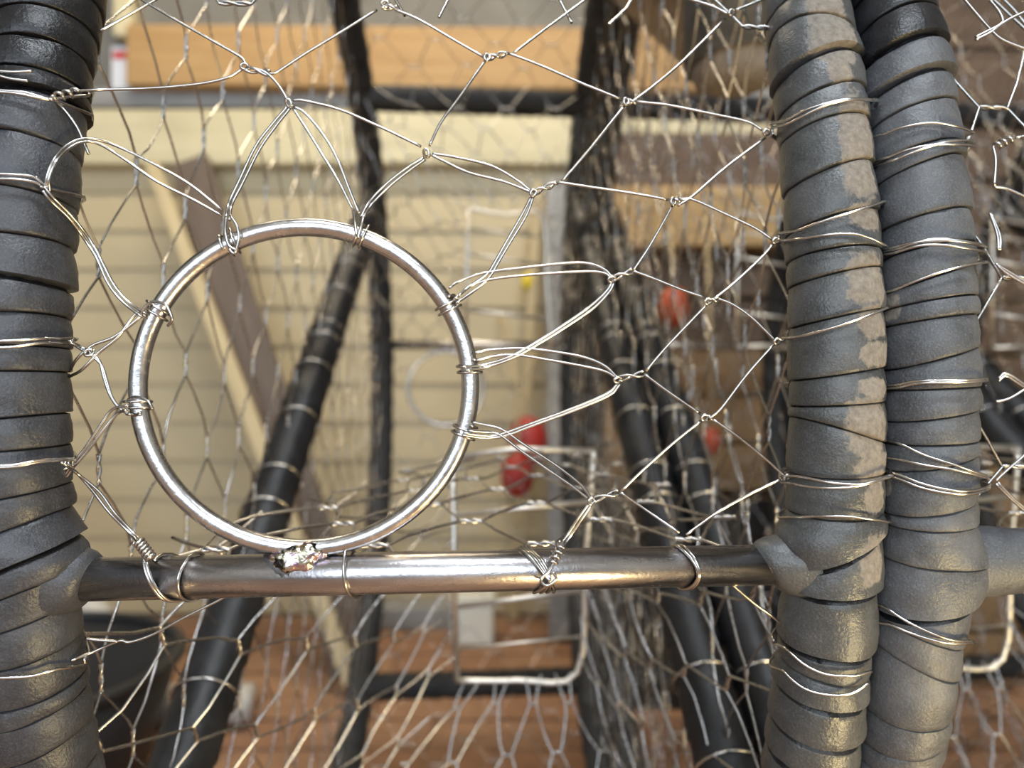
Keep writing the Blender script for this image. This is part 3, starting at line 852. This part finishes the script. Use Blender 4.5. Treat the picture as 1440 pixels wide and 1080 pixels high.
b = MB(); b.tube([(-.69+.225*math.cos(i*pi/24), 1.04+.225*math.sin(i*pi/24), .17) for i in range(48)], .008, 8, closed=True); part('rim', b.mesh('rim', M_black), t)

# white box at the foot of the wall
def crate(x0, x1, y0, y1, z0, z1, mt, label, nsl, cat='crate', name='slatted_crate'):
    t = thing(name, label, cat, ((x0+x1)/2, (y0+y1)/2, z0)); hh = (z1-z0)/nsl
    for i in range(nsl):
        b = MB(); b.box(x0, x1, y0, y0+.016, z0+i*hh+.004, z0+(i+1)*hh-.004); bevel(part('front_slat', b.mesh('front_slat', mt, False), t), .002)
        for x in (x0, x1-.016):
            b = MB(); b.box(x, x+.016, y0+.018, y1, z0+i*hh+.004, z0+(i+1)*hh-.004); part('side_slat', b.mesh('side_slat', mt, False), t)
    for x in (x0+.018, x1-.048):
        for y in (y0+.018, y1-.03):
            b = MB(); b.box(x, x+.03, y, y+.03, z0, z1); part('corner_post', b.mesh('corner_post', mt, False), t)
    b = MB(); b.box(x0+.017, x1-.017, y0+.017, y1, z0+.004, z0+.016); part('bottom', b.mesh('bottom', mt, False), t)
    return t
t = thing('white_box', 'small white plastic box standing on the bricks by the wall', 'box', (xx(664,1.62), 1.66, 0))
x0, x1 = xx(634, 1.62), xx(694, 1.62)
b = MB(); b.box(x0, x1, 1.62, 1.70, 0, .085); bevel(part('body', b.mesh('body', M_white, False), t), .006)
b = MB(); b.box(x0-.003, x1+.003, 1.617, 1.703, .0855, .10); bevel(part('lid', b.mesh('lid', M_white, False), t), .004)
board('floor_timber', xx(470, 1.72), xx(640, 1.72), 1.72, 1.80, 0, .05, M_grey, 'dark grey timber lying along the foot of the wall', 'timber')

crate(.14, .62, 1.45, 1.80, 0, .34, M_brown, 'dark brown slatted crate on the bricks, lowest of its stack', 4)
crate(.13, .66, 1.30, 1.42, 0, .36, M_black, 'black slatted crate added to darken the view in front of the wooden crates', 5)  # added dark filler that keeps the lower right background black
crate(.17, .66, 1.46, 1.80, 0.345, .62, M_mid, 'mid brown slatted crate between two dark brown crates', 3)
crate(.15, .60, 1.47, 1.80, .625, .80, M_brown, 'dark brown slatted crate under the thick tan board', 2)
board('thick_board', xx(850, 1.42), .64, 1.42, 1.70, .803, .915, M_tan, 'thick tan board lying on top of the stacked crates', 'board')
board('brown_block', xx(870, 1.50), .65, 1.50, 1.78, .918, 1.04, M_brown, 'dark brown timber lying on the thick tan board', 'timber')
crate(.72, 1.30, 1.40, 1.80, 0, .40, M_mid, 'mid brown slatted crate on the bricks beside the dark stack', 4)
crate(.70, 1.28, 1.42, 1.80, .405, .80, M_brown, 'dark brown slatted crate standing on the mid brown one beside the dark stack', 4)

crate(.66, 1.32, 1.44, 1.80, .805, 1.42, M_brown, 'tall dark brown slatted crate at the top of the right stack', 5)

def floatball(name, p, r, mt, label, zt, hook):
    t = thing(name, label, 'float', p); b = MB(); vs = []; fs = []; n = 20; m = 12
    for i in range(m+1):
        th = pi*i/m; rr = max(.0005, math.sin(th)**.8*r); z = math.cos(th)*r*1.35
        for q in range(n): vs.append((p[0]+rr*math.cos(2*pi*q/n), p[1]+rr*math.sin(2*pi*q/n), p[2]+z))
    for i in range(m):
        for q in range(n): fs.append((i*n+q, i*n+(q+1) % n, (i+1)*n+(q+1) % n, (i+1)*n+q))
    b.add(vs, fs); part('body', b.mesh('body', mt), t)
    b = MB(); b.tube([(p[0], p[1], p[2]+r*1.2), (p[0]+.004, (p[1]+hook[1])/2, (p[2]+zt)/2), (hook[0], hook[1], zt)], .004, 6); part('cord', b.mesh('cord', M_rope), t)
p = P(742, 622, 1.68); floatball('net_float', p, .042, M_red, 'dark red float hanging by a cord against the siding', p.z+.30, (p.x+.05, WY-.004))
p = P(727, 668, 1.58); floatball('net_float', p, .034, M_red, 'small red float hanging below the larger dark red one', p.z+.36, (p.x-.04, WY-.004))
p = P(948, 432, 1.36); floatball('net_float', p, .026, M_orange, 'orange float hanging by a cord in front of the thick tan board', .86, (p.x, 1.419))
p = P(1000, 620, 1.38); floatball('net_float', p, .018, M_orange, 'small orange float hanging in front of the crates', .86, (p.x, 1.419))
p = P(742, 396, 1.80); floatball('yellow_float', p, .016, M_yellow, 'tiny yellow float hanging on the cream siding', p.z+.1, (p.x, WY-.004))

# rubber sleeved post end and brace above the second pot
LP = P(1032, 60, .60); t = thing('sleeved_post', 'round weathered post end with grey rubber sleeve inside the dusty-hooped pot', 'post', LP)
b = MB(); vs = []; fs = []; n = 36
for (r, z) in ((.0005,-.038),(.018,-.037),(.029,-.032),(.033,-.024),(.034,-.01),(.034,.178),(.0005,.178)):
    for q in range(n): vs.append((LP.x+r*math.cos(2*pi*q/n), LP.y+r*math.sin(2*pi*q/n), LP.z+z))
for i in range(6):
    for q in range(n): fs.append((i*n+q, i*n+(q+1) % n, (i+1)*n+(q+1) % n, (i+1)*n+q))
b.add(vs, fs); part('post', b.mesh('post', M_log), t)
b = MB(); vs = []; fs = []
for (r, z) in ((.0345,-.015),(.0385,-.017),(.0385,.14),(.0345,.14)):
    for q in range(n): vs.append((LP.x+r*math.cos(2*pi*q/n), LP.y+r*math.sin(2*pi*q/n), LP.z+z+.004*math.cos(2*pi*q/n)))
for i in range(3):
    for q in range(n): fs.append((i*n+q, i*n+(q+1) % n, (i+1)*n+(q+1) % n, (i+1)*n+q))
b.add(vs, fs); part('rubber_sleeve', b.mesh('rubber_sleeve', M_rubB), t)
along('log_brace', P(1075, 62, .70), P(860, -110, .86), .085, .085, M_brace, 'brown timber brace running behind the sleeved post end', 'timber')
